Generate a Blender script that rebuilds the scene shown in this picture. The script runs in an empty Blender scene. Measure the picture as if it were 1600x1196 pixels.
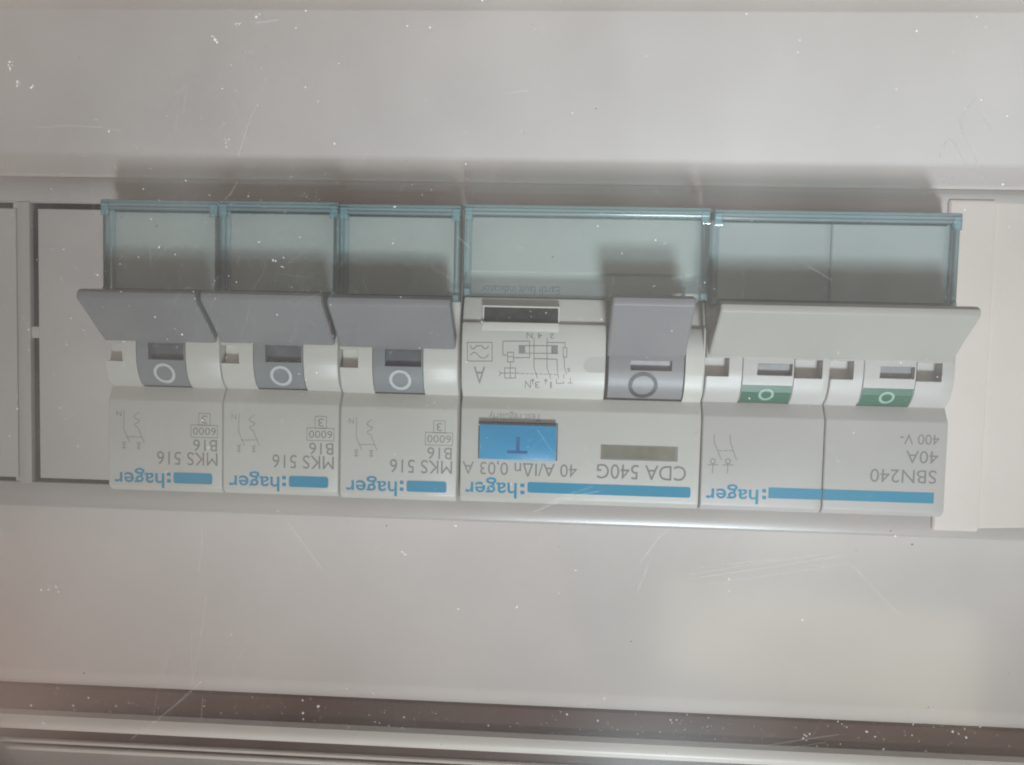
import bpy, math, random
from mathutils import Vector, Matrix, Euler
random.seed(7)
MM = 0.001
sc = bpy.context.scene
COL = sc.collection

# ------------------------------------------------------------------ camera
# millimetre frame: X right along the row, Z up, P out of the box towards the viewer
CAM = (65.889, 23.617, 120.588)                       # X, Z, P
RW = ((0.99843666, -0.02627348, -0.04933501),         # camera axes (right, up, forward) in (X, Z, -P)
      (0.02353562, 0.99819351, -0.05527914),
      (0.05069827, 0.05403159, 0.99725136))
FPX = 1250.0

def V(x, p, z):
    return Vector((x * MM, -p * MM, z * MM))

def px(x, y, P):
    """photo pixel -> (X, Z) in mm on the plane that stands P mm proud"""
    a, b = (x - 800) / FPX, -(y - 598) / FPX
    d = [r[0] * a + r[1] * b + r[2] for r in RW]
    t = (CAM[2] - P) / d[2]
    return CAM[0] + t * d[0], CAM[1] + t * d[1]

cd = bpy.data.cameras.new('camera')
cam = bpy.data.objects.new('camera', cd)
COL.objects.link(cam)
right = Vector((RW[0][0], RW[2][0], RW[1][0]))        # world (X, Y=-P, Z): forward depth is +Y
up = Vector((RW[0][1], RW[2][1], RW[1][1]))
fwd = Vector((RW[0][2], RW[2][2], RW[1][2]))
m3 = Matrix((right, up, -fwd)).transposed()
cam.matrix_world = Matrix.Translation(V(CAM[0], CAM[2], CAM[1])) @ m3.to_4x4()
cd.sensor_fit = 'HORIZONTAL'
cd.sensor_width = 36.0
cd.lens = 36.0 * FPX / 1600.0
cd.clip_start = 0.005
cd.clip_end = 50.0
sc.camera = cam

# ------------------------------------------------------------------ light
w = bpy.data.worlds.new('World')
sc.world = w
w.use_nodes = True
bg = w.node_tree.nodes['Background']
bg.inputs[1].default_value = 0.49
# the dim surroundings: soft warm mottling in every direction
wn = w.node_tree.nodes; wl = w.node_tree.links
wtc = wn.new('ShaderNodeTexCoord'); wno = wn.new('ShaderNodeTexNoise'); wcr = wn.new('ShaderNodeValToRGB')
wno.inputs['Scale'].default_value = 2.3; wno.inputs['Detail'].default_value = 2.0
wcr.color_ramp.elements[0].position = 0.36; wcr.color_ramp.elements[0].color = (0.34, 0.24, 0.20, 1)
wcr.color_ramp.elements[1].position = 0.66; wcr.color_ramp.elements[1].color = (1.35, 1.31, 1.14, 1)
e = wcr.color_ramp.elements.new(0.50); e.color = (1.05, 0.93, 0.86, 1)
wl.new(wtc.outputs['Generated'], wno.inputs['Vector']); wl.new(wno.outputs['Fac'], wcr.inputs[0]); wl.new(wcr.outputs[0], bg.inputs[0])

def aim(o, target):
    o.rotation_euler = (Vector(target) - o.location).to_track_quat('-Z', 'Y').to_euler()

def spot(name, loc, target, energy, color, size_deg, radius, blend=1.0):
    l = bpy.data.lights.new(name, 'SPOT')
    l.energy = energy; l.color = color; l.spot_size = math.radians(size_deg)
    l.spot_blend = blend; l.shadow_soft_size = radius
    o = bpy.data.objects.new(name, l); COL.objects.link(o)
    o.location = loc; aim(o, target)
    return o

def area(name, loc, target, energy, color, sx, sy):
    l = bpy.data.lights.new(name, 'AREA')
    l.shape = 'RECTANGLE'; l.size = sx; l.size_y = sy
    l.energy = energy; l.color = color
    o = bpy.data.objects.new(name, l); COL.objects.link(o)
    o.location = loc; aim(o, target)
    return o

spot('key_lamp', V(185, 600, -430), V(74, 0, 182), 64.0, (0.80, 0.935, 1.0), 27.5, 0.068)
def mirrored(x, y, P):
    """place a lamp so that the clear door shows its reflection at a photo pixel"""
    a = px(x, y, 20.0); k = (CAM[2] - 20 + P - 20) / (CAM[2] - 20)
    return V(CAM[0] + (a[0] - CAM[0]) * k, P, CAM[1] + (a[1] - CAM[1]) * k)
area('yellow_reflection_lamp', mirrored(1270, 1010, 320), mirrored(1270, 1010, 20), 0.030, (1.0, 0.96, 0.60), 0.15, 0.05)  # unseen lamp added for a yellowish patch in the door reflection
area('cool_reflection_lamp', mirrored(1290, 110, 320), mirrored(1290, 110, 20), 0.055, (0.86, 0.95, 1.0), 0.20, 0.15)  # unseen lamp added to lay a cool veil over the upper right
area('warm_glow', mirrored(430, 950, 320), mirrored(430, 950, 20), 0.036, (1.0, 0.62, 0.50), 0.32, 0.09)  # unseen lamp added to tint the lower left reflection pink


vs = sc.view_settings
vs.view_transform = 'Standard'; vs.look = 'None'; vs.exposure = 0.1; vs.gamma = 1.0
vs.use_curve_mapping = False
sc.render.engine = 'CYCLES'
cy = sc.cycles
cy.filter_width = 2.0
cy.use_denoising = True
cy.denoising_prefilter = 'ACCURATE'
cy.transparent_max_bounces = 40
cy.max_bounces = 14
cy.glossy_bounces = 5
cy.transmission_bounces = 12
cy.caustics_reflective = False
cy.caustics_refractive = False
cy.sample_clamp_indirect = 4.0

# ------------------------------------------------------------------ materials
def newmat(name):
    m = bpy.data.materials.new(name); m.use_nodes = True
    nt = m.node_tree; nt.nodes.clear()
    out = nt.nodes.new('ShaderNodeOutputMaterial')
    return m, nt, out

def plastic(name, col, rough=0.45, var=0.05, bump=0.03, scale=900.0, spec=0.4, blotch=60.0):
    m, nt, out = newmat(name)
    N, L = nt.nodes, nt.links
    b = N.new('ShaderNodeBsdfPrincipled')
    tc = N.new('ShaderNodeTexCoord')
    geo = N.new('ShaderNodeNewGeometry')
    n1 = N.new('ShaderNodeTexNoise'); n1.inputs['Scale'].default_value = blotch; n1.inputs['Detail'].default_value = 6
    n2 = N.new('ShaderNodeTexNoise'); n2.inputs['Scale'].default_value = scale * 3; n2.inputs['Detail'].default_value = 3
    L.new(geo.outputs['Position'], n1.inputs['Vector']); L.new(geo.outputs['Position'], n2.inputs['Vector'])
    mp = N.new('ShaderNodeMapRange'); mp.inputs[1].default_value = 0.3; mp.inputs[2].default_value = 0.7
    mp.inputs[3].default_value = 1 - var; mp.inputs[4].default_value = 1 + var
    L.new(n1.outputs['Fac'], mp.inputs[0])
    mx = N.new('ShaderNodeVectorMath'); mx.operation = 'SCALE'
    mx.inputs[0].default_value = col
    L.new(mp.outputs[0], mx.inputs['Scale'])
    L.new(mx.outputs[0], b.inputs['Base Color'])
    b.inputs['Roughness'].default_value = rough
    b.inputs['Specular IOR Level'].default_value = spec
    bp = N.new('ShaderNodeBump'); bp.inputs['Strength'].default_value = bump; bp.inputs['Distance'].default_value = 0.0002
    L.new(n2.outputs['Fac'], bp.inputs['Height']); L.new(bp.outputs[0], b.inputs['Normal'])
    L.new(b.outputs[0], out.inputs[0])
    return m

def clear(name, tint, absorb, rough=0.06, film=0.0, ior=1.49, haze=(0.68, 0.64, 0.61), grime=False):
    """clear plastic: Fresnel gloss over straight transmission, a thin matt film, and absorption in the bulk"""
    m, nt, out = newmat(name)
    N, L = nt.nodes, nt.links
    fr = N.new('ShaderNodeFresnel'); fr.inputs[0].default_value = ior
    tr = N.new('ShaderNodeBsdfTransparent'); tr.inputs[0].default_value = (*tint, 1)
    gl = N.new('ShaderNodeBsdfGlossy'); gl.inputs['Roughness'].default_value = rough
    df = N.new('ShaderNodeBsdfDiffuse'); df.inputs[0].default_value = (*haze, 1)
    m1 = N.new('ShaderNodeMixShader'); m2 = N.new('ShaderNodeMixShader')
    m1.inputs[0].default_value = film
    L.new(tr.outputs[0], m1.inputs[1]); L.new(df.outputs[0], m1.inputs[2])
    L.new(fr.outputs[0], m2.inputs[0]); L.new(m1.outputs[0], m2.inputs[1]); L.new(gl.outputs[0], m2.inputs[2])
    if grime:
        geo = N.new('ShaderNodeNewGeometry')
        n1 = N.new('ShaderNodeTexNoise'); n1.inputs['Scale'].default_value = 28; n1.inputs['Detail'].default_value = 3
        n1.inputs['Roughness'].default_value = 0.65
        L.new(geo.outputs['Position'], n1.inputs['Vector'])
        a = N.new('ShaderNodeMapRange'); a.inputs[1].default_value = 0.33; a.inputs[2].default_value = 0.70
        a.inputs[3].default_value = film * 0.2; a.inputs[4].default_value = film * 2.1
        L.new(n1.outputs['Fac'], a.inputs[0])
        L.new(a.outputs[0], m1.inputs[0])
    L.new(m2.outputs[0], out.inputs[0])
    if absorb:
        va = N.new('ShaderNodeVolumeAbsorption')
        va.inputs[0].default_value = (*absorb[0], 1); va.inputs[1].default_value = absorb[1]
        L.new(va.outputs[0], out.inputs['Volume'])
    return m

def film_mat(name, col, alpha):
    m, nt, out = newmat(name)
    N, L = nt.nodes, nt.links
    tr = N.new('ShaderNodeBsdfTransparent'); df = N.new('ShaderNodeBsdfDiffuse')
    df.inputs[0].default_value = (*col, 1)
    mx = N.new('ShaderNodeMixShader'); mx.inputs[0].default_value = alpha
    L.new(tr.outputs[0], mx.inputs[1]); L.new(df.outputs[0], mx.inputs[2]); L.new(mx.outputs[0], out.inputs[0])
    return m

M = dict(
    panel=plastic('panel_plastic', (0.61, 0.558, 0.532), 0.6, 0.05, spec=0.15, blotch=35),
    bezel=plastic('bezel_plastic', (0.42, 0.385, 0.365), 0.30, 0.04, spec=0.7),
    blank=plastic('blank_plastic', (0.48, 0.445, 0.425), 0.42, 0.04),
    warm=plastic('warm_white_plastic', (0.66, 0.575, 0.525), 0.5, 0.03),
    white=plastic('white_casing', (0.50, 0.475, 0.43), 0.40, 0.03),
    white2=plastic('switch_casing', (0.45, 0.42, 0.395), 0.40, 0.03),
    grey=plastic('grey_lever', (0.20, 0.195, 0.197), 0.40, 0.03),
    dgrey=plastic('grey_toggle', (0.19, 0.195, 0.20), 0.40, 0.04),
    lgrey=plastic('pale_grey_lever', (0.19, 0.18, 0.185), 0.42, 0.03),
    cream=plastic('cream_lever', (0.36, 0.335, 0.30), 0.42, 0.03),
    green=plastic('green_print', (0.012, 0.095, 0.052), 0.4, 0.12),
    blue=plastic('blue_print', (0.004, 0.235, 0.38), 0.45, 0.06),
    button=plastic('blue_button', (0.006, 0.235, 0.44), 0.35, 0.06),
    button_mark=plastic('blue_button_mark', (0.01, 0.10, 0.26), 0.4, 0.03),
    ink=plastic('grey_ink', (0.21, 0.20, 0.19), 0.6, 0.10),
    ink2=plastic('faint_ink', (0.25, 0.245, 0.24), 0.6, 0.10),
    ringw=plastic('white_print', (0.50, 0.50, 0.50), 0.5, 0.05),
    ringd=plastic('dark_print', (0.035, 0.028, 0.03), 0.5, 0.05),
    ringg=plastic('pale_green_print', (0.26, 0.40, 0.33), 0.5, 0.05),
    black=plastic('inside_shade', (0.018, 0.017, 0.017), 0.6, 0.2),
    window=plastic('dark_window', (0.016, 0.017, 0.016), 0.5, 0.6, blotch=900, spec=0.05),
    olive=plastic('olive_window', (0.17, 0.155, 0.11), 0.3, 0.25, blotch=300),
    slot=plastic('dark_slot', (0.075, 0.078, 0.085), 0.35, 0.3, blotch=500),
    slotl=plastic('grey_slot', (0.21, 0.205, 0.212), 0.35, 0.15, blotch=500),
    brown=plastic('brown_reflection_tone', (0.085, 0.040, 0.030), 0.4, 0.35, blotch=30),  # brown reflections of channel and grooves put into the base colour
    rail=plastic('rail_plastic', (0.86, 0.82, 0.77), 0.3, 0.05),
    low=plastic('lower_plastic', (0.36, 0.33, 0.31), 0.45, 0.08),
    teal=clear('clear_teal_plastic', (0.955, 0.985, 0.985), None, 0.07, film=0.13, ior=1.33, haze=(0.50, 0.60, 0.60)),
    teal_bar=clear('frosted_teal_bar', (0.60, 0.85, 0.88), None, 0.12, film=0.36, ior=1.4, haze=(0.46, 0.58, 0.59)),
    teal_edge=clear('clear_teal_edge', (0.82, 0.95, 0.97), None, 0.07, film=0.20, ior=1.33, haze=(0.46, 0.66, 0.70)),
    pane=clear('clear_pane_back', (0.99, 0.99, 0.99), None, 0.10, film=0.0),
    pane_front=clear('clear_pane_front', (0.985, 0.985, 0.985), None, 0.16, film=0.034, grime=True),
    dust=film_mat('dust_grey', (0.85, 0.84, 0.82), 0.38),
    scratch=film_mat('scratch_white', (0.85, 0.86, 0.87), 0.075),
    emboss=film_mat('embossed_edge', (0.22, 0.24, 0.26), 0.30),
    speck=film_mat('dark_speck', (0.08, 0.075, 0.07), 0.6),
)

# ------------------------------------------------------------------ mesh helpers
class MB:
    def __init__(s): s.v = []; s.f = []
    def quadbox(s, x0, x1, p0, p1, z0, z1, c=0.0):
        """box; c bevels the four front edges"""
        b = len(s.v)
        def ring(p, i): s.v.extend([(x0 + i, p, z0 + i), (x1 - i, p, z0 + i), (x1 - i, p, z1 - i), (x0 + i, p, z1 - i)])
        ring(p0, 0); levels = 1
        if c > 0:
            ring(p1 - c, 0); ring(p1 - c * 0.3, c * 0.3); ring(p1, c); levels += 3
        else:
            ring(p1, 0); levels += 1
        s.f.append((b, b + 3, b + 2, b + 1))
        for k in range(levels - 1):
            a = b + 4 * k
            for i in range(4):
                j = (i + 1) % 4
                s.f.append((a + i, a + j, a + 4 + j, a + 4 + i))
        t = b + 4 * (levels - 1)
        s.f.append((t, t + 1, t + 2, t + 3))
        return s
    def loft(s, secs):
        """secs: list of (X, [(Z,P)...]) closed profiles of equal length"""
        b = len(s.v); n = len(secs[0][1])
        for X, pr in secs:
            for z, p in pr: s.v.append((X, p, z))
        for k in range(len(secs) - 1):
            a = b + k * n
            for i in range(n):
                j = (i + 1) % n
                s.f.append((a + i, a + j, a + n + j, a + n + i))
        s.f.append(tuple(b + i for i in reversed(range(n))))
        e = b + (len(secs) - 1) * n
        s.f.append(tuple(e + i for i in range(n)))
        return s
    def poly(s, pts, p0, p1):
        """extrude an X-Z polygon from p0 out to p1"""
        b = len(s.v); n = len(pts)
        for p in (p0, p1):
            for x, z in pts: s.v.append((x, p, z))
        s.f.append(tuple(b + i for i in reversed(range(n))))
        s.f.append(tuple(b + n + i for i in range(n)))
        for i in range(n):
            j = (i + 1) % n
            s.f.append((b + i, b + j, b + n + j, b + n + i))
        return s
    def frame(s, x0, x1, z0, z1, a0, a1, c0, c1, p0, p1):
        b = len(s.v)
        for p in (p0, p1):
            for x, z in ((x0, z0), (x1, z0), (x1, z1), (x0, z1), (a0, c0), (a1, c0), (a1, c1), (a0, c1)):
                s.v.append((x, p, z))
        for i in range(4):
            j = (i + 1) % 4
            s.f.append((b + 8 + i, b + 8 + j, b + 12 + j, b + 12 + i))
            s.f.append((b + j, b + i, b + 4 + i, b + 4 + j))
            s.f.append((b + i, b + j, b + 8 + j, b + 8 + i))
            s.f.append((b + 4 + j, b + 4 + i, b + 12 + i, b + 12 + j))
        return s
    def build(s, name, mat, parent=None, smooth=35, bevel=0.0):
        me = bpy.data.meshes.new(name)
        me.from_pydata([tuple(V(*v)) for v in s.v], [], s.f)
        me.validate(); me.update()
        import bmesh
        bm = bmesh.new(); bm.from_mesh(me)
        bmesh.ops.recalc_face_normals(bm, faces=bm.faces)
        bm.to_mesh(me); bm.free()
        if smooth:
            me.polygons.foreach_set('use_smooth', [True] * len(me.polygons))
            me.set_sharp_from_angle(angle=math.radians(smooth))
        me.materials.append(M[mat] if isinstance(mat, str) else mat)
        o = bpy.data.objects.new(name, me); COL.objects.link(o)
        if parent is not None: o.parent = parent
        if bevel:
            bv = o.modifiers.new('edge', 'BEVEL'); bv.width = bevel * MM; bv.segments = 2
            bv.limit_method = 'ANGLE'; bv.angle_limit = math.radians(40)
        return o

def thing(name, label, cat, group=None):
    o = bpy.data.objects.new(name, None); COL.objects.link(o)
    o.empty_display_size = 0.01
    o['label'] = label; o['category'] = cat
    if group: o['group'] = group
    return o

def shift(pr, d):
    """pull a closed (Z,P) profile inwards by d along its normals"""
    n = len(pr); out = []
    ar = sum(pr[i][0] * pr[(i + 1) % n][1] - pr[(i + 1) % n][0] * pr[i][1] for i in range(n))
    sg = 1 if ar > 0 else -1
    for i in range(n):
        a, b, c = pr[i - 1], pr[i], pr[(i + 1) % n]
        def nrm(u, v):
            dz, dp = v[0] - u[0], v[1] - u[1]; l = math.hypot(dz, dp) or 1
            return (-dp / l * sg, dz / l * sg)
        n1, n2 = nrm(a, b), nrm(b, c)
        mz, mp = n1[0] + n2[0], n1[1] + n2[1]; l = math.hypot(mz, mp) or 1
        out.append((b[0] + mz / l * d, b[1] + mp / l * d))
    return out

# ---- print on faces
FLAT = lambda P: (lambda z: P)
def ribbon(mb, pts, wd, surf):
    """flat line of width wd through (X,Z) points, laid on the surface"""
    for (x0, z0), (x1, z1) in zip(pts, pts[1:]):
        l = math.hypot(x1 - x0, z1 - z0)
        if l < 1e-6: continue
        ux, uz = (x1 - x0) / l, (z1 - z0) / l
        h = wd / 2
        x0e, z0e, x1e, z1e = x0 - ux * h * .6, z0 - uz * h * .6, x1 + ux * h * .6, z1 + uz * h * .6
        k = max(1, int(l / 0.7))
        b = len(mb.v)
        for i in range(k + 1):
            t = i / k; x = x0e + (x1e - x0e) * t; z = z0e + (z1e - z0e) * t
            for sgn in (-1, 1):
                X, Z = x - uz * h * sgn, z + ux * h * sgn
                mb.v.append((X, surf(Z), Z))
        for i in range(k):
            a = b + 2 * i
            mb.f.append((a, a + 1, a + 3, a + 2))
def patch(mb, pts, surf):
    b = len(mb.v)
    for x, z in pts: mb.v.append((x, surf(z), z))
    mb.f.append(tuple(range(b, b + len(pts))))
def ring(mb, cx, cz, r0, r1, surf, sq=1.0, n=40):
    b = len(mb.v)
    for i in range(n):
        a = 2 * math.pi * i / n
        for r in (r0, r1):
            x, z = cx + r * math.cos(a), cz + r * sq * math.sin(a)
            mb.v.append((x, surf(z), z))
    for i in range(n):
        j = (i + 1) % n
        mb.f.append((b + 2 * i, b + 2 * i + 1, b + 2 * j + 1, b + 2 * j))
def roundrect(x0, x1, z0, z1, r, n=5):
    pts = []
    for cx, cz, a0 in ((x1 - r, z1 - r, 0), (x0 + r, z1 - r, 90), (x0 + r, z0 + r, 180), (x1 - r, z0 + r, 270)):
        for i in range(n + 1):
            a = math.radians(a0 + 90 * i / n)
            pts.append((cx + r * math.cos(a), cz + r * math.sin(a)))
    return pts

_glyph = {}
def glyphs(txt, bold):
    key = (txt, bold)
    if key not in _glyph:
        cu = bpy.data.curves.new('lettering', 'FONT'); cu.body = txt; cu.size = 1.0
        cu.resolution_u = 4; cu.offset = bold
        ob = bpy.data.objects.new('lettering_source', cu); COL.objects.link(ob)
        dg = bpy.context.evaluated_depsgraph_get()
        me = ob.evaluated_get(dg).to_mesh()
        vs_ = [tuple(v.co) for v in me.vertices]; fs = [tuple(p.vertices) for p in me.polygons]
        ob.evaluated_get(dg).to_mesh_clear()
        bpy.data.objects.remove(ob); bpy.data.curves.remove(cu)
        _glyph[key] = (vs_, fs)
    return _glyph[key]
def sliced(vs_, fs):
    import bmesh
    bm = bmesh.new(); bv = [bm.verts.new(v) for v in vs_]
    for f in fs:
        try: bm.faces.new([bv[i] for i in f])
        except ValueError: pass
    lo, hi = min(v[1] for v in vs_), max(v[1] for v in vs_)
    for k in range(1, 8):
        bmesh.ops.bisect_plane(bm, geom=bm.verts[:] + bm.edges[:] + bm.faces[:], plane_co=(0, lo + (hi - lo) * k / 8, 0), plane_no=(0, 1, 0), dist=1e-6)
    bm.verts.index_update()
    r = [tuple(v.co) for v in bm.verts], [tuple(v.index for v in f.verts) for f in bm.faces]
    bm.free(); return r
def text(mb, txt, x0, x1, z0, z1, surf, bold=0.0, cuts=False):
    """upside-down lettering (the device is seen from its top) filling the box x0..x1, z0..z1"""
    vs_, fs = glyphs(txt, bold)
    if cuts: vs_, fs = sliced(vs_, fs)
    ax = min(v[0] for v in vs_); bx = max(v[0] for v in vs_)
    ay = min(v[1] for v in vs_); by = max(v[1] for v in vs_)
    b = len(mb.v)
    for v in vs_:
        X = x1 - (v[0] - ax) / (bx - ax) * (x1 - x0)
        Z = z1 - (v[1] - ay) / (by - ay) * (z1 - z0)
        mb.v.append((X, surf(Z), Z))
    for f in fs: mb.f.append(tuple(b + i for i in f))
def pbox(x0, y0, x1, y1, P):
    """photo-pixel box -> X0, X1, Z0, Z1"""
    a = px(x0, (y0 + y1) / 2, P); b = px(x1, (y0 + y1) / 2, P)
    c = px((x0 + x1) / 2, y1, P); d = px((x0 + x1) / 2, y0, P)
    return a[0], b[0], c[1], d[1]
INK = 0.02

# ------------------------------------------------------------------ the box
BX0, BX1 = -60.0, 190.0
box = thing('distribution_box', 'pale grey wall distribution box with raised bezel and scratched clear door', 'electrical box')
PP = -3.0                                                           # outer panel plane
zb_t = px(0, 275, 0)[1]; zb_b = px(700, 815, 0)[1]                   # bezel top / bottom edge
zp_b = px(800, 1113, PP)[1]; zp_c = px(800, 1079, PP)[1]             # panel lower edge and where its rounding starts
zp_t = px(800, 16, PP)[1]
HOLE = (-62, 192, -0.55, 42.75)
# front panel: flat field with a turned-back lower and upper edge, swept along X, split above and below the bezel
def sweep(name, prof, mat, parent, x0=BX0, x1=BX1, smooth=35):
    return MB().loft([(x0, prof), (x1, prof)]).build(name, mat, parent, smooth)
up_prof = [(zb_t - 0.9, PP - 2), (zb_t - 0.9, -0.75), (zb_t + 0.2, -0.85), (zb_t + 0.9, -1.1), (zb_t + 3.6, PP + .2), (zb_t + 4.6, PP), (zp_t - 0.3, PP), (zp_t + 0.2, PP - 0.35), (zp_t + 4.0, PP - 3.0), (zp_t + 14, PP - 5), (zp_t + 14, PP - 8)]
sweep('upper_panel', up_prof, 'panel', box)
lo_prof = [(zb_b + 0.6, PP - 2), (zb_b + 0.6, PP), (zp_c + 0.2, PP), (zp_c - 0.3, PP - 0.06), ((zp_c + zp_b) / 2, PP - 0.75), (zp_b + 0.5, PP - 1.8), (zp_b + 0.08, PP - 2.4),
           (zp_b, PP - 3.2), (zp_b, PP - 8), (zb_b + 0.6, PP - 8)]
sweep('lower_panel', lo_prof, 'panel', box)
# raised bezel round the row of devices
def bez(z0, z1, name, low):
    back = [(z0, PP - 1.0), (z0, -0.55)] if low else [(z0 + 1.2, PP - 1.0), (z0 + 1.2, -0.8), (z0, -0.8), (z0, -0.3)]
    top = [(z1, -0.3), (z1, -0.8), (z1 - 1.2, -0.8), (z1 - 1.2, PP - 1.0)] if low else [(z1 - 0.5, -0.25), (z1, -0.62), (z1, PP - 1.0)]
    pr = back + [(z0 + 0.10, -0.30), (z0 + 0.28, -0.10), (z0 + 0.55, 0.0), (z1 - 0.9, 0.0)] + top
    return sweep(name, pr, 'bezel', box, x1=140.0 if low else BX1)
bez(42.75, zb_t, 'bezel_rail', False)
bez(zb_b, -0.75, 'bezel_rail', True)
# snap-off blanking plates on the free places, with the dark gap round them
def blank(x0, x1):
    return MB().quadbox(x0, x1, -0.95, -0.12, -0.05, 41.85, 0.25).build('blanking_plate', 'blank', box)
blank(-13.95, -0.25)
blank(-31.0, -17.4)
MB().quadbox(-17.2, -15.15, -0.9, -0.01, -0.9, 42.9, 0.2).build('bezel_rib', 'bezel', box)
MB().quadbox(-15.3, -13.8, -2.0, -0.35, 21.9, 23.7, 0.1).build('snap_tab', 'blank', box)
for x, z in ((-17.5, 42.3), (-17.5, -0.5)):
    MB().quadbox(x - 0.6, x + 0.6, -2.4, -0.5, z - 0.5, z + 0.5, 0.1).build('snap_tab', 'blank', box)
# warm white end frame at the end of the row
ef = [(-3.55, -3.2), (-3.55, -0.2), (-3.2, 0.35), (-2.4, 0.6), (44.6, 0.6), (45.1, 0.3), (45.15, -3.2)]
ef2 = [(z, p if p < -1 else p - 0.45) for z, p in ef]
ef3 = [(z, p if p < -1 else p - 0.9) for z, p in ef]
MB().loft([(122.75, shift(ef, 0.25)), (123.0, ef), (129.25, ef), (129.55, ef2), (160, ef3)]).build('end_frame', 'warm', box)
MB().quadbox(118.7, 122.6, -2.0, -0.3, 42.0, 44.4, 0.15).build('snap_tab', 'bezel', box)
# inside of the box, coloured black for the shade seen through gaps
MB().quadbox(BX0, BX1, -30, -22, -70, 110).build('back_tray', 'black', box)
# base lip under the panel: channel with its brown reflection painted in, rounded rail, groove, fine lips
za, zb_, zc, zd, ze, zf = [px(0, y, p)[1] for y, p in ((1108, -4.4), (1115, -3.1), (1137, -3.4), (1154, -3.2), (1161, -3.2), (1171, -3.0))]
MB().loft([(x, [(zp_b + 1.0, -9), (zp_b + 1.0, -6.6), (zp_b - 0.4, -5.2), (za - 1, -4.5), (za - 1, -9)]) for x in (BX0, BX1)]).build('channel', 'brown', box)
rail = [(za + 0.1, -9.0), (za, -4.5), (za - 0.3, -3.7), (zb_, -3.1)]
for i in range(1, 8):
    t = i / 8; rail.append((zb_ + (zc - zb_) * t, -3.1 + 0.55 * math.sin(math.pi * t)))
rail += [(zc, -3.4), (zc - 0.1, -9.0)]
sweep('rail', rail, 'rail', box, smooth=50)
MB().quadbox(BX0, BX1, -9, -3.8, zd, zc + 0.2).build('groove', 'brown', box)
MB().quadbox(BX0, BX1, -9, -3.2, zd - 0.55, zd, 0.2).build('lip', 'rail', box)
MB().quadbox(BX0, BX1, -9, -3.6, ze - 0.35, zd - 0.5).build('groove', 'brown', box)
MB().quadbox(BX0, BX1, -9, -3.0, zf, ze - 0.3, 0.25).build('lip', 'rail', box)
MB().quadbox(BX0, BX1, -9, -4.2, zf - 30, zf + 0.1).build('skirt', 'low', box)

# ------------------------------------------------------------------ device shapes
BODY = [(-0.5, -16), (-0.5, 4.2), (0.1, 4.88), (0.5, 5.0), (12.9, 5.0), (13.3, 4.85), (15.1, 3.7), (15.2, 3.9), (15.9, 4.75), (16.8, 5.35), (17.8, 5.75), (18.9, 6.0),
        (18.95, 6.02), (20.2, 6.15), (21.5, 6.15), (21.55, 6.15), (22.6, 6.05), (23.8, 5.2), (25.5, 4.5), (26.8, 4.2), (27.6, 4.1), (42.2, 4.1), (42.6, 3.8), (42.6, -16)]
def notched(pr):
    q = list(pr); q[12] = (19.0, 4.5); q[13] = (20.2, 4.2); q[14] = (21.45, 4.3); return q
def hollow(pr):
    q = list(pr)
    for i in range(7, 18): q[i] = (q[i][0] if i > 7 else 15.12, min(2.2, q[i][1]))
    return q
def interp(table):
    def f(z):
        if z <= table[0][0]: return table[0][1]
        for (a, pa), (b, pb) in zip(table, table[1:]):
            if a <= z <= b: return pa + (pb - pa) * (z - a) / max(1e-9, b - a)
        return table[-1][1]
    return f
BARREL = interp(BODY[7:17])

def casing(x0, x1, cols, prof, name, mat, parent):
    """cols: list of (xa, xb, profile) departures from prof, in order"""
    secs = [(x0, shift(prof, 0.3)), (x0 + 0.1, shift(prof, 0.09)), (x0 + 0.3, prof)]
    first = cols and cols[0][0] <= x0
    if first: secs = [(x0, shift(cols[0][2], 0.15)), (x0 + 0.15, cols[0][2])]
    for xa, xb, pr in cols:
        if xa > x0: secs += [(xa, prof), (xa, pr)]
        secs += [(xb, pr), (xb, prof)]
    secs += [(x1 - 0.3, prof), (x1 - 0.1, shift(prof, 0.09)), (x1, shift(prof, 0.3))]
    return MB().loft(secs).build(name, mat, parent, 35)

def toggle(x0, x1, sx0, sx1, mat, parent, slotmat, z_slot=(19.25, 21.7)):
    """curved front of the rocker with its sunk slot"""
    d = 0.04
    zs = [15.34, 15.5, 15.9, 16.3, 16.8, 17.3, 17.8, 18.3, 18.9, z_slot[0], z_slot[0] + .01, 20.4, z_slot[1], z_slot[1] + .01, 22.6, 23.4]
    pr = [(z, BARREL(z) + d) for z in zs] + [(23.4, 2.6), (15.34, 2.6)]
    sl = list(pr)
    for i, z in ((10, z_slot[0] + .05), (11, 20.4), (12, z_slot[1] - .05)): sl[i] = (z, 4.9 + 0.15 * (i - 10))
    o = MB().loft([(x0, shift(pr, 0.06)), (x0 + 0.08, pr), (sx0, pr), (sx0, sl), (sx1, sl), (sx1, pr), (x1 - 0.01, pr), (x1, shift(pr, 0.05))]).build('toggle', mat, parent, 30)
    pm = MB(); zz = [z_slot[0] + .08 + i * (z_slot[1] - z_slot[0] - .16) / 4 for i in range(5)]
    for i in range(4):
        b = len(pm.v)
        for z in (zz[i], zz[i + 1]):
            for x in (sx0 + .03, sx1 - .03): pm.v.append((x, 4.93 + 0.3 * (z - z_slot[0]) / (z_slot[1] - z_slot[0]) + .03, z))
        pm.f.append((b, b + 1, b + 3, b + 2))
    pm.build('slot', slotmat, o)
    return o

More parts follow.
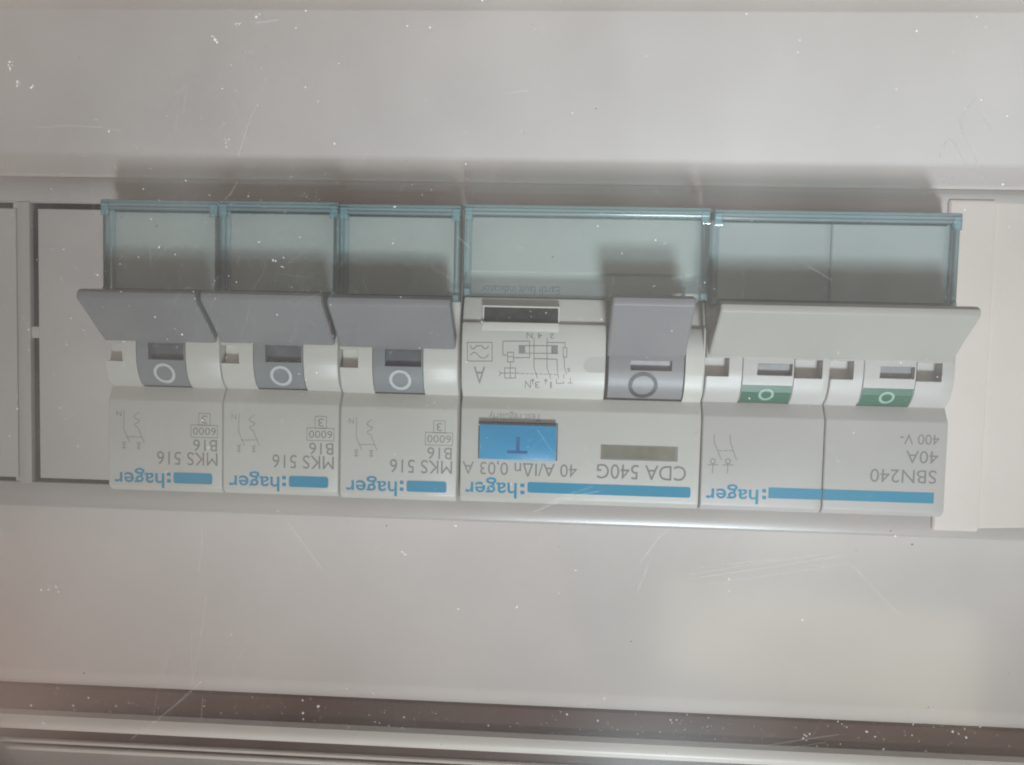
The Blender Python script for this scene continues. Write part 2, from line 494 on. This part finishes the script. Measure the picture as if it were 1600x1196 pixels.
def paddle(x0, x1, tipz, basez, mat, parent, tipp=13.2, name='lever', th=2.0):
    dz, dp = tipz - 0.9 - basez, tipp - 0.5 - 6.0
    pr = [(basez, 5.9), (basez + dz * .25, 6.15 + dp * .25 - 0.12), (basez + dz * .5, 6.1 + dp * .5 - 0.16), (basez + dz * .75, 6.05 + dp * .75 - 0.1), (basez + dz, 6.0 + dp),
          (tipz - 0.55, tipp - 0.12), (tipz - 0.1, tipp), (tipz + 0.45, tipp - 0.1), (tipz + 0.8, tipp - 0.5), (tipz + 0.9, tipp - 1.1), (basez + th + 0.8, 6.2), (basez + th + .3, 4.5), (basez + .3, 4.5)]
    m = len(pr)
    secs = [(x0, shift(pr, 0.35)), (x0 + 0.08, shift(pr, 0.15)), (x0 + 0.3, pr), (x1 - 0.3, pr), (x1 - 0.08, shift(pr, 0.15)), (x1, shift(pr, 0.35))]
    return MB().loft(secs).build(name, mat, parent, 32)

def cover(x0, x1, parent, z0=28.7, z1=40.9, p0=4.16, p1=6.4, wl=1.05, wr=1.05, wt=0.25, wb=0.9, front=0.9):
    """clear lift-up label cover: shallow tray open to the back, with ribs along its hinge edge"""
    mb = MB()
    X = (x0, x1); I = (x0 + wl, x1 - wr); Zo = (z0, z1); Zi = (z0 + wb, z1 - wt)
    c = 0.25
    vs_ = []
    def rect(a, b, p): return [(a[0], p, b[0]), (a[1], p, b[0]), (a[1], p, b[1]), (a[0], p, b[1])]
    vs_ += rect(X, Zo, p0)                                     # 0 outer back
    vs_ += rect(X, Zo, p1 - c)                                 # 4 outer front
    vs_ += rect((x0 + c, x1 - c), (z0 + c, z1 - c), p1)        # 8 front face
    vs_ += rect(I, Zi, p1 - front)                             # 12 inner front
    vs_ += rect((I[0] - .25, I[1] + .25), (Zi[0] - .1, Zi[1] + .25), p0)   # 16 inner back
    mb.v = vs_
    for i in range(4):
        j = (i + 1) % 4
        mb.f += [(i, j, 4 + j, 4 + i), (4 + i, 4 + j, 8 + j, 8 + i), (j, i, 16 + i, 16 + j), (16 + j, 16 + i, 12 + i, 12 + j)]
    mb.f += [(8, 9, 10, 11), (15, 14, 13, 12)]
    o = mb.build('label_cover', 'teal', parent, 0)
    o.data.materials.append(M['teal_edge'])                   # long paths run down the walls: their rims carry the deeper tint
    for pl in o.data.polygons:
        if max(abs(o.data.vertices[i].co.y + p0 * MM) for i in pl.vertices) < 1e-6: pl.material_index = 1
    zt = z1 + 0.02; pb = p0; pf = p1 + 0.45
    bar = [(zt, pb), (zt, p1 + .1), (zt + .12, pf - .12), (zt + .3, pf - .05), (zt + .36, pf - .22), (zt + .46, pf - .22), (zt + .52, pf), (zt + .8, pf + .08), (zt + .86, pf - .12), (zt + .96, pf - .12), (zt + 1.02, pf + .06), (zt + 1.3, pf), (zt + 1.42, pf - .3), (zt + 1.42, pb)]
    MB().loft([(x0 + .02, shift(bar, .1)), (x0 + .15, bar), (x1 - .15, bar), (x1 - .02, shift(bar, .1))]).build('hinge_bar', 'teal_bar', o, 30)
    for xa in (x0 + .1, x1 - 1.25):
        MB().quadbox(xa, xa + 1.15, p1 + .03, p1 + .62, z1 - .9, z1 + .9, .12).build('hinge_knuckle', 'teal_edge', o, 0)
    for xa in (x0 + .15, x1 - 1.0):
        MB().quadbox(xa, xa + .85, p1 + .03, p1 + .3, z0 + .1, z0 + 1.0, .1).build('latch', 'teal_edge', o, 0)
    return o

# ------------------------------------------------------------------ three single-module breakers
MCB_LABELS = ('single module breaker with grey lever, standing beside the grey blanking plate',
              'single module breaker with grey lever, standing between two breakers of its kind',
              'single module breaker with grey lever, standing beside the blue test button device')
P5 = FLAT(5.0 + INK)
SEAT = dict(zip(MCB_LABELS, ((0.0, 0.0), (0.12, 0.07), (-0.08, -0.10))))   # each sits a touch differently on the rail (P, Z)
def breaker(X0, label):
    t = thing('circuit_breaker', label, 'circuit breaker', 'single module breakers in the row')
    t.location = V(X0, *SEAT[label])
    casing(0.06, 17.40, [(0.06, 2.85, notched(BODY)), (4.9, 12.35, hollow(BODY))], BODY, 'casing', 'white', t)
    tg = toggle(4.98, 12.27, 6.75, 12.05, 'dgrey', t, 'slot')
    r = MB(); ring(r, 8.95, 17.25, 1.18, 1.62, lambda z: BARREL(z) + .04 + 4 * INK, 0.92); r.build('off_mark', 'ringw', tg)
    paddle(0.12, 17.0, 28.2, 21.75, 'grey', t)
    cover(0.04, 17.46, t)
    off = -35.0
    def bb(x0, y0, x1, y1):
        a = pbox(x0, y0, x1, y1, 5.0); return a[0] + off, a[1] + off, a[2], a[3]
    def pp(x, y):
        a = px(x, y, 5.0); return a[0] + off, a[1]
    m = MB(); text(m, 'hager', *bb(540, 743, 620.3, 773.6), P5, 0.012)
    for y0, y1 in ((750.5, 756), (761, 766.5)):
        a = bb(624.5, y0, 630.5, y1); patch(m, [(a[0], a[2]), (a[1], a[2]), (a[1], a[3]), (a[0], a[3])], P5)
    m.build('brand_lettering', 'blue', t)
    a = bb(635, 751, 697.5, 768.5); m = MB(); patch(m, roundrect(*a, 0.35), P5); m.build('brand_bar', 'blue', t)
    m = MB()
    text(m, 'MKS 516', *bb(609, 718, 706.5, 739), P5); text(m, 'B16', *bb(667.5, 698.5, 706, 717), P5)
    text(m, '6000', *bb(667.5, 679.5, 704.5, 691), P5); text(m, '3', *bb(682, 660.5, 691, 673), P5)
    for q in ((664.5, 675.5, 707, 695), (677.5, 657, 695.5, 675.5)):
        a = bb(*q); ribbon(m, [(a[0], a[2]), (a[1], a[2]), (a[1], a[3]), (a[0], a[3]), (a[0], a[2])], 0.09, P5)
    m.build('model_lettering', 'ink', t)
    m = MB()
    text(m, 'N', *bb(545, 653, 553, 661), P5)
    for pts in ([(557, 652), (556.5, 682), (565, 702)],
                [(581, 655), (575, 659), (573, 662), (576, 665), (582, 667.5), (580, 671), (574, 673.5), (575, 677), (579, 679), (589, 703)], [(560.5, 694), (584.5, 694)],
                [(553, 702.5), (560, 702.5)], [(553, 711), (560, 711)], [(556.5, 702), (556.5, 714)], [(554, 706.5), (559, 706.5)],
                [(576.5, 703.5), (583.5, 703.5)], [(576.5, 711.5), (583.5, 711.5)], [(580, 703), (580, 714.5)], [(577.5, 707), (582.5, 707)]):
        ribbon(m, [pp(*c) for c in pts], 0.10, P5)
    m.build('circuit_symbol', 'ink2', t)
    return t
for i in range(3): breaker(17.5 * i, MCB_LABELS[i])

# ------------------------------------------------------------------ residual current device
RX0, RX1 = 52.84, 87.55
RB = [(-0.5, -16), (-0.5, 4.2), (0.1, 4.88), (0.5, 5.0), (13.1, 5.0), (13.45, 4.85), (15.0, 3.9), (15.2, 4.1), (15.9, 5.0), (16.8, 5.55), (17.8, 5.9), (18.9, 6.12),
      (19.0, 6.14), (20.2, 6.25), (21.5, 6.3), (21.6, 6.3), (23.0, 6.3), (25.4, 6.2), (25.75, 6.0), (25.8, 5.5), (27.3, 5.1), (29.4, 4.2), (29.45, 3.5), (31.6, 3.3), (31.7, 2.2), (33.1, 2.0), (33.15, 2.9), (33.4, 3.1),
      (42.2, 2.4), (42.6, 1.9), (42.6, -16)]
RSURF = interp([(z, p) for z, p in RB[6:31]][:-1])
def rhollow(pr):
    q = list(pr)
    for i in range(7, 19): q[i] = (q[i][0] if i > 7 else 15.02, min(2.0, q[i][1]))
    for i in range(19, 27): q[i] = (q[i][0], min(2.2, q[i][1]))
    return q
def rslope(pr):
    q = list(pr)
    for i, p in ((16, 6.2), (17, 5.0), (18, 4.6), (19, 4.3), (20, 3.6), (21, 2.4), (22, 2.3), (23, 2.2), (24, 2.1)): q[i] = (q[i][0], p)
    return q
rcd = thing('residual_current_device', 'double module residual current device with blue test button and printed wiring diagram', 'residual current device')
casing(RX0, RX1, [(73.45, 84.8, rhollow(RB)), (84.8, RX1 - 0.31, rslope(RB))], RB, 'casing', 'white', rcd)
# rocker and lever
tg = toggle(73.95, 84.6, 77.05, 82.9, 'lgrey', rcd, 'slotl', (19.45, 20.95))
r = MB(); ring(r, 78.95, 17.3, 1.55, 2.1, lambda z: BARREL(z) + .04 + 5 * INK, 0.9); r.build('off_mark', 'ringd', tg)
paddle(73.7, 84.75, 28.9, 21.3, 'lgrey', rcd)
cover(RX0 + .1, RX1 - .1, rcd, z0=29.55, z1=41.0, p0=3.62, p1=6.4, wb=.3)
# little thumb notch beside the rocker
nm = MB(); nm.poly([(70.4, 19.6), (70.5, 20.5), (71.0, 21.1), (71.8, 21.3), (73.4, 21.3), (73.4, 19.0), (71.2, 19.0), (70.7, 19.2)], 6.0, 6.29)
nm.build('thumb_notch', 'white2', rcd, 0)
# earth fault window with its ledge
a = pbox(756.5, 481, 872, 504, 5.55)
MB().frame(a[0] - .25, a[1] + .25, a[2] - .2, a[3] + .25, a[0], a[1], a[2], a[3], 4.3, 5.6).build('window_frame', 'white', rcd, 0, bevel=.05)
MB().quadbox(a[0] - .02, a[1] + .02, 4.4, 5.5, a[2] - .02, a[3] + .02).build('indicator_window', 'window', rcd)
b = pbox(753, 504.5, 873, 517.5, 6.3)
MB().quadbox(b[0], b[1], 5.2, 6.3, b[2], b[3], .06).build('window_ledge', 'white', rcd)
# test button
a = pbox(748.5, 664.5, 869, 719, 6.2)
bt = MB().quadbox(*a[:2], 4.0, 6.2, a[2], a[3], .18).build('test_button', 'button', rcd)
MB().frame(a[0] - .22, a[1] + .22, a[2] - .12, a[3] + .3, a[0] - .05, a[1] + .05, a[2] - .03, a[3] + .05, 4.9, 5.03).build('button_gap', 'slot', rcd, 0)
m = MB(); PT = FLAT(6.2 + INK)
for q in ((806.5, 683, 812, 705), (792, 704.5, 824, 709)):
    c = pbox(*q, 6.2); patch(m, [(c[0], c[2]), (c[1], c[2]), (c[1], c[3]), (c[0], c[3])], PT if q[1] == 683 else FLAT(6.2 + INK * 1.6))
m.build('test_letter', 'button_mark', bt)
# rating window
a = pbox(938.5, 697, 1059, 720, 5.0)
MB().frame(a[0], a[1], a[2], a[3], a[0] + .22, a[1] - .45, a[2] + .3, a[3] - .12, 4.9, 5.06).build('label_frame', 'lgrey', rcd, 0)
MB().quadbox(a[0] + .2, a[1] - .43, 4.6, 5.02, a[2] + .28, a[3] - .1).build('label_window', 'olive', rcd)
# brand line and ratings
m = MB(); text(m, 'hager', *pbox(726.5, 746, 807.5, 778, 5), P5, 0.012)
for y0, y1 in ((756, 761.5), (767, 772.5)):
    a = pbox(813, y0, 819.5, y1, 5); patch(m, [(a[0], a[2]), (a[1], a[2]), (a[1], a[3]), (a[0], a[3])], P5)
m.build('brand_lettering', 'blue', rcd)
a0 = px(824, 762.5, 5); a1 = px(1079, 769, 5)
m = MB(); patch(m, roundrect(a0[0], a1[0], (a0[1] + a1[1]) / 2 - .78, (a0[1] + a1[1]) / 2 + .78, .35), P5); m.build('brand_bar', 'blue', rcd)
m = MB(); text(m, '40 A/I\u0394n 0,03 A', *pbox(722.5, 720.5, 901.5, 744.5, 5), P5); text(m, 'CDA 540G', *pbox(932.5, 727, 1072, 750, 5), P5)
m.build('rating_lettering', 'ink', rcd)
m = MB(); text(m, 'Test regularly', *pbox(764, 643.5, 846, 657, 5), P5); m.build('test_lettering', 'ink', rcd)
SR = lambda z: RSURF(z) + 0.035
m = MB(); text(m, 'Earth fault indicator', *pbox(751.5, 447, 874, 460, 3.4), FLAT(3.56)); m.build('indicator_lettering', 'ringd', rcd)
# wiring diagram, in sketch units of a 5.333x enlargement of the print
def dq(x, y): return px(700 + x / 5.3333, 430 + y / 5.3333, 6.2)
def dbox(x0, y0, x1, y1): return pbox(700 + x0 / 5.3333, 430 + y0 / 5.3333, 700 + x1 / 5.3333, 430 + y1 / 5.3333, 6.2)
m = MB()
def line(*pts, wd=0.11): ribbon(m, [dq(*p) for p in pts], wd, SR)
def rect(x0, y0, x1, y1): line((x0, y0), (x1, y0), (x1, y1), (x0, y1), (x0, y0))
rect(162, 562, 368, 718)
line((188, 588), (192, 605), (205, 615), (222, 612), (232, 598), (240, 590), (285, 590), (294, 606), (308, 615), (324, 612), (334, 600), (336, 588))
line((188, 670), (198, 655), (214, 645), (232, 648), (252, 668), (272, 688), (292, 694), (312, 690), (328, 676), (336, 662))
line((717, 525), (717, 770), (730, 815), (745, 860)); line((825, 525), (825, 770), (838, 815), (856, 865))
line((590, 590), (915, 590)); line((590, 652), (915, 654))
for q in ((590, 592, 640, 648), (865, 594, 915, 655)):
    patch(m, [dq(q[0], q[1]), dq(q[2], q[1]), dq(q[2], q[3]), dq(q[0], q[3])], SR)
line((640, 590), (640, 652)); line((865, 590), (865, 652))
line((680, 690), (680, 552), (458, 552), (458, 668), (497, 668)); rect(497, 645, 547, 725); line((497, 682), (547, 682)); line((547, 690), (680, 690)); line((520, 728), (520, 775))
rect(472, 775, 562, 860); line((472, 818), (562, 818)); line((518, 775), (518, 860)); line((425, 800), (440, 819), (425, 840)); line((440, 819), (472, 819))
for k in range(9):
    x = 570 + k * 39; line((x, 820 + k * 1.2), (x + 24, 820.5 + k * 1.2))
line((720, 697), (908, 703), (912, 800), (922, 862)); line((828, 562), (975, 565), (975, 600)); rect(960, 605, 990, 685); line((970, 688), (970, 770), (988, 826))
line((903, 870), (905, 905), (965, 905), (965, 828)); line((995, 780), (1015, 780)); line((998, 792), (1015, 792)); line((1000, 804), (1015, 804))
for cx in (705, 815):
    line((cx - 14, 884), (cx, 866), (cx + 14, 884), (cx - 14, 884), wd=.09); line((cx, 866), (cx, 912))
for s, q in (('2', (848, 490, 888, 530)), ('4', (746, 484, 786, 530)), ('N', (655, 480, 705, 528)), ('A', (213, 765, 308, 905)), ('1', (850, 890, 864, 945)), ('3', (722, 890, 763, 945)), ('N', (640, 885, 690, 945)), ('T', (1000, 860, 1040, 905))):
    text(m, s, *dbox(*q), SR, cuts=True)
m.build('wiring_diagram', 'ink', rcd)

# ------------------------------------------------------------------ isolator switch
SX0, SX1, SM = 87.72, 122.15, 105.0
sw = thing('isolator_switch', 'double module isolator switch with one wide cream lever and green off flags', 'isolator switch')
def snotch(pr):
    q = list(pr); q[12] = (19.0, 4.2); q[13] = (20.2, 4.0); q[14] = (21.45, 4.2); return q
casing(SX0, SM - .05, [(SX0, SX0 + 3.2, snotch(BODY)), (92.75, 100.05, hollow(BODY)), (100.05, 103.9, snotch(BODY))], BODY, 'module_casing', 'white2', sw)
casing(SM + .05, SX1, [(SM + .05, SM + 3.2, snotch(BODY)), (109.55, 116.85, hollow(BODY)), (116.85, 120.3, snotch(BODY))], BODY, 'module_casing', 'white2', sw)
for a, s0 in ((92.85, 94.85), (109.65, 111.8)):
    tg = toggle(a, a + 7.1, s0, a + 6.9, 'white2', sw, 'slotl', (19.2, 20.9))
    m = MB(); zs = [15.22, 15.5, 15.9, 16.3, 16.8, 17.3, 17.8]
    for z0, z1 in zip(zs, zs[1:]):
        b = len(m.v)
        for z in (z0, z1):
            for x in (a + .06, a + 7.05): m.v.append((x, BARREL(z) + .04 + INK, z))
        m.f.append((b, b + 1, b + 3, b + 2))
    g = m.build('off_flag', 'green', tg)
    m = MB(); ring(m, a + 3.6, 16.45, .72, 1.08, lambda z: BARREL(z) + .04 + 4 * INK, .8); m.build('off_mark', 'ringg', g)
paddle(87.95, 121.6, 28.3, 21.55, 'cream', sw, th=2.4)
cover(SX0 + .2, SX1 - .5, sw, z0=29.0, z1=40.8)
m = MB(); text(m, 'hager', *pbox(1102.5, 757, 1185, 787, 5), P5, 0.012)
for y0, y1 in ((764.5, 770), (775, 780.5)):
    a = pbox(1191, y0, 1197, y1, 5); patch(m, [(a[0], a[2]), (a[1], a[2]), (a[1], a[3]), (a[0], a[3])], P5)
m.build('brand_lettering', 'blue', sw)
a0 = px(1200.5, 771, 5); a1 = px(1459, 778, 5); zc_ = (a0[1] + a1[1]) / 2
for x0, x1 in ((a0[0], SM - .09), (SM + .09, a1[0])):
    m = MB(); patch(m, [(x0, zc_ - .78), (x1, zc_ - .78), (x1, zc_ + .78), (x0, zc_ + .78)], P5); m.build('brand_bar', 'blue', sw)
m = MB(); text(m, 'SBN240', *pbox(1359.5, 734, 1463, 755, 5), P5); text(m, '40A', *pbox(1415.5, 705, 1466, 724.5, 5), P5); text(m, '400 V-', *pbox(1406.5, 679, 1468, 695, 5), P5)
m.build('rating_lettering', 'ink', sw)
m = MB()
for pts in ([(1116, 679), (1116, 691), (1127, 719)], [(1140.5, 679), (1141.5, 692), (1151, 719.5)], [(1123, 704.5), (1128, 704.5)], [(1131, 704.5), (1136, 704.5)], [(1139, 704.5), (1144, 704.5)],
            [(1114, 725), (1113, 740)], [(1137, 725), (1136.5, 740)], [(1106, 726.5), (1122, 726.5)], [(1129, 726.8), (1146, 726.8)]):
    ribbon(m, [px(*c, 5) for c in pts], .10, P5)
for c in ((1114, 721), (1137.3, 721)):
    q = px(*c, 5); ring(m, q[0], q[1], .28, .4, P5, n=20)
m.build('circuit_symbol', 'ink', sw)

# ------------------------------------------------------------------ clear door
PD0, PD1 = 18.0, 20.0
door = MB().quadbox(-70, 200, PD0, PD1, -60, 100, .3).build('door', 'pane', box, 0)
door.data.materials.append(M['pane_front'])
for pl in door.data.polygons:
    if pl.normal.y < -0.9 and pl.center.y < -19.9 * MM: pl.material_index = 1
door['label'] = 'clear scratched dusty door pane'
FR = PD1 + 0.01
def dpx(x, y): return px(x, y, PD1)
# dust: small flat grains, thicker along the lower edge
m = MB()
def grain(x, z, r):
    n = random.choice((5, 6, 7)); a0 = random.random() * 6.28; b = len(m.v)
    for i in range(n):
        a = a0 + 2 * math.pi * i / n; rr = r * random.uniform(.6, 1.25)
        m.v.append((x + rr * math.cos(a), FR, z + rr * math.sin(a)))
    m.f.append(tuple(range(b, b + n)))
def sz(): return min(.15, .022 + random.expovariate(1 / .024))
for i in range(2000):
    x, y = random.uniform(-300, 1900), random.uniform(-200, 1400); grain(*dpx(x, y), sz())
for i in range(1300):
    x = random.gauss(150, 330); y = random.gauss(560, 330); grain(*dpx(x, y), sz() * .9)
for i in range(420):
    x = random.uniform(-300, 1900); y = 1098 + x * .036 + random.gauss(0, 13); grain(*dpx(x, y), sz() * 1.25)
for cx, cy, n, s in ((15, 103, 9, 3), (26, 131, 5, 2.5), (48, 136, 3, 2), (335, 60, 5, 3), (370, 37, 4, 3), (354, 219, 5, 3), (633, 866, 4, 2), (435, 415, 6, 6), (80, 920, 6, 8), (1260, 1150, 6, 5)):
    for k in range(n): grain(*dpx(cx + random.gauss(0, s), cy + random.gauss(0, s)), random.uniform(.06, .16))
d = m.build('dust', 'dust', door, 0); d['kind'] = 'stuff'
m = MB()
for x, y in ((875, 854), (603, 822), (1424, 851), (930, 170), (985, 1002), (1452, 1106), (190, 340), (243, 353), (862, 402), (1576, 1053), (1390, 830), (132, 1052)):
    grain(*dpx(x + random.uniform(-2, 2), y), random.uniform(.06, .15))
for i in range(60): grain(*dpx(random.uniform(0, 1600), random.uniform(0, 1196)), random.uniform(.03, .07))
d = m.build('dark_dust', 'speck', door, 0); d['kind'] = 'stuff'
# scratches
m = MB()
def scr(pts, wd):
    ribbon(m, [dpx(*p) for p in pts], wd, FLAT(FR + .004))
for pts, wd in ([[(399, 168), (388, 195), (371, 248)], .09], [[(371, 285), (362, 300), (352, 312)], .10], [[(314, 822), (317, 845), (310, 895)], .10], [[(323, 925), (316, 985), (305, 1050), (300, 1072)], .09],
                [[(299, 985), (300, 1050)], .07], [[(450, 820), (470, 845), (500, 885), (508, 897)], .12], [[(455, 822), (476, 850)], .08], [[(315, 1065), (280, 1096), (240, 1130), (205, 1155)], .20], [[(300, 1082), (262, 1112)], .10],
                [[(317, 1090), (314, 1130)], .12], [[(245, 1085), (240, 1118)], .09], [[(265, 1020), (252, 1055)], .08], [[(375, 930), (358, 970)], .08], [[(395, 990), (373, 1030)], .08], [[(362, 1030), (364, 1062)], .07],
                [[(400, 36), (425, 33), (434, 31)], .13], [[(366, 38), (378, 36)], .14], [[(800, 146), (815, 143), (828, 141)], .10], [[(820, 182), (835, 172)], .06], [[(838, 799), (870, 786), (910, 772), (936, 768)], .18],
                [[(830, 802), (880, 778), (925, 760)], .10], [[(848, 790), (900, 768)], .12], [[(1000, 880), (1030, 840), (1045, 828)], .14], [[(995, 925), (1015, 880)], .12],
                [[(1075, 905), (1180, 890), (1320, 868)], .10], [[(1080, 897), (1200, 878), (1290, 866)], .08], [[(1085, 888), (1210, 874)], .07], [[(1095, 915), (1250, 893), (1330, 880)], .07], [[(1330, 882), (1385, 940), (1410, 965)], .09],
                [[(1180, 1168), (1240, 1158), (1310, 1148)], .14], [[(1220, 1172), (1290, 1160)], .10], [[(1260, 415), (1300, 438)], .09], [[(840, 672), (862, 705)], .10], [[(715, 370), (735, 388)], .14],
                [[(60, 200), (120, 196), (190, 205)], .07], [[(1565, 450), (1540, 520)], .05]):
    scr(pts, wd)
for i in range(1500):
    x, y = random.uniform(-100, 1700), random.uniform(-50, 1250)
    if random.random() < .4: x, y = random.gauss(300, 250), random.gauss(480, 260)
    a = random.choice((random.gauss(2.2, .35), random.gauss(1.75, .25), random.uniform(0, 3.14))); l = min(90, random.expovariate(1 / 13) + 4); bend = random.uniform(-.4, .4)
    p = [(x, y)]
    for k in range(3):
        x += math.cos(a) * l / 3; y += math.sin(a) * l / 3; a += bend / 3; p.append((x, y))
    scr(p, random.uniform(.015, .05))
d = m.build('scratching', 'scratch', door, 0); d['kind'] = 'stuff'
# moulded recycling mark
m = MB()
def em(pts, wd=.09): ribbon(m, [dpx(*p) for p in pts], wd, FLAT(FR + .004))
em([(1463, 260), (1470, 238), (1478, 222), (1484, 217), (1490, 222), (1500, 240), (1516, 268)]); em([(1502, 206), (1516, 232), (1532, 262), (1538, 277), (1536, 285), (1530, 288)])
em([(1499, 187), (1512, 168), (1526, 153)]); em([(1499, 187), (1503, 202)]); em([(1528, 172), (1538, 188), (1548, 200), (1546, 208)]); em([(1456, 262), (1463, 262)])
for pts in ([(1467, 274), (1469, 281)], [(1476, 280), (1484, 276)], [(1470, 284), (1490, 283)]): em(pts, .07)
text(m, 'PC', *pbox(1472, 275, 1488, 281, PD1), FLAT(FR + .004))
m.build('moulded_mark', 'emboss', door, 0)
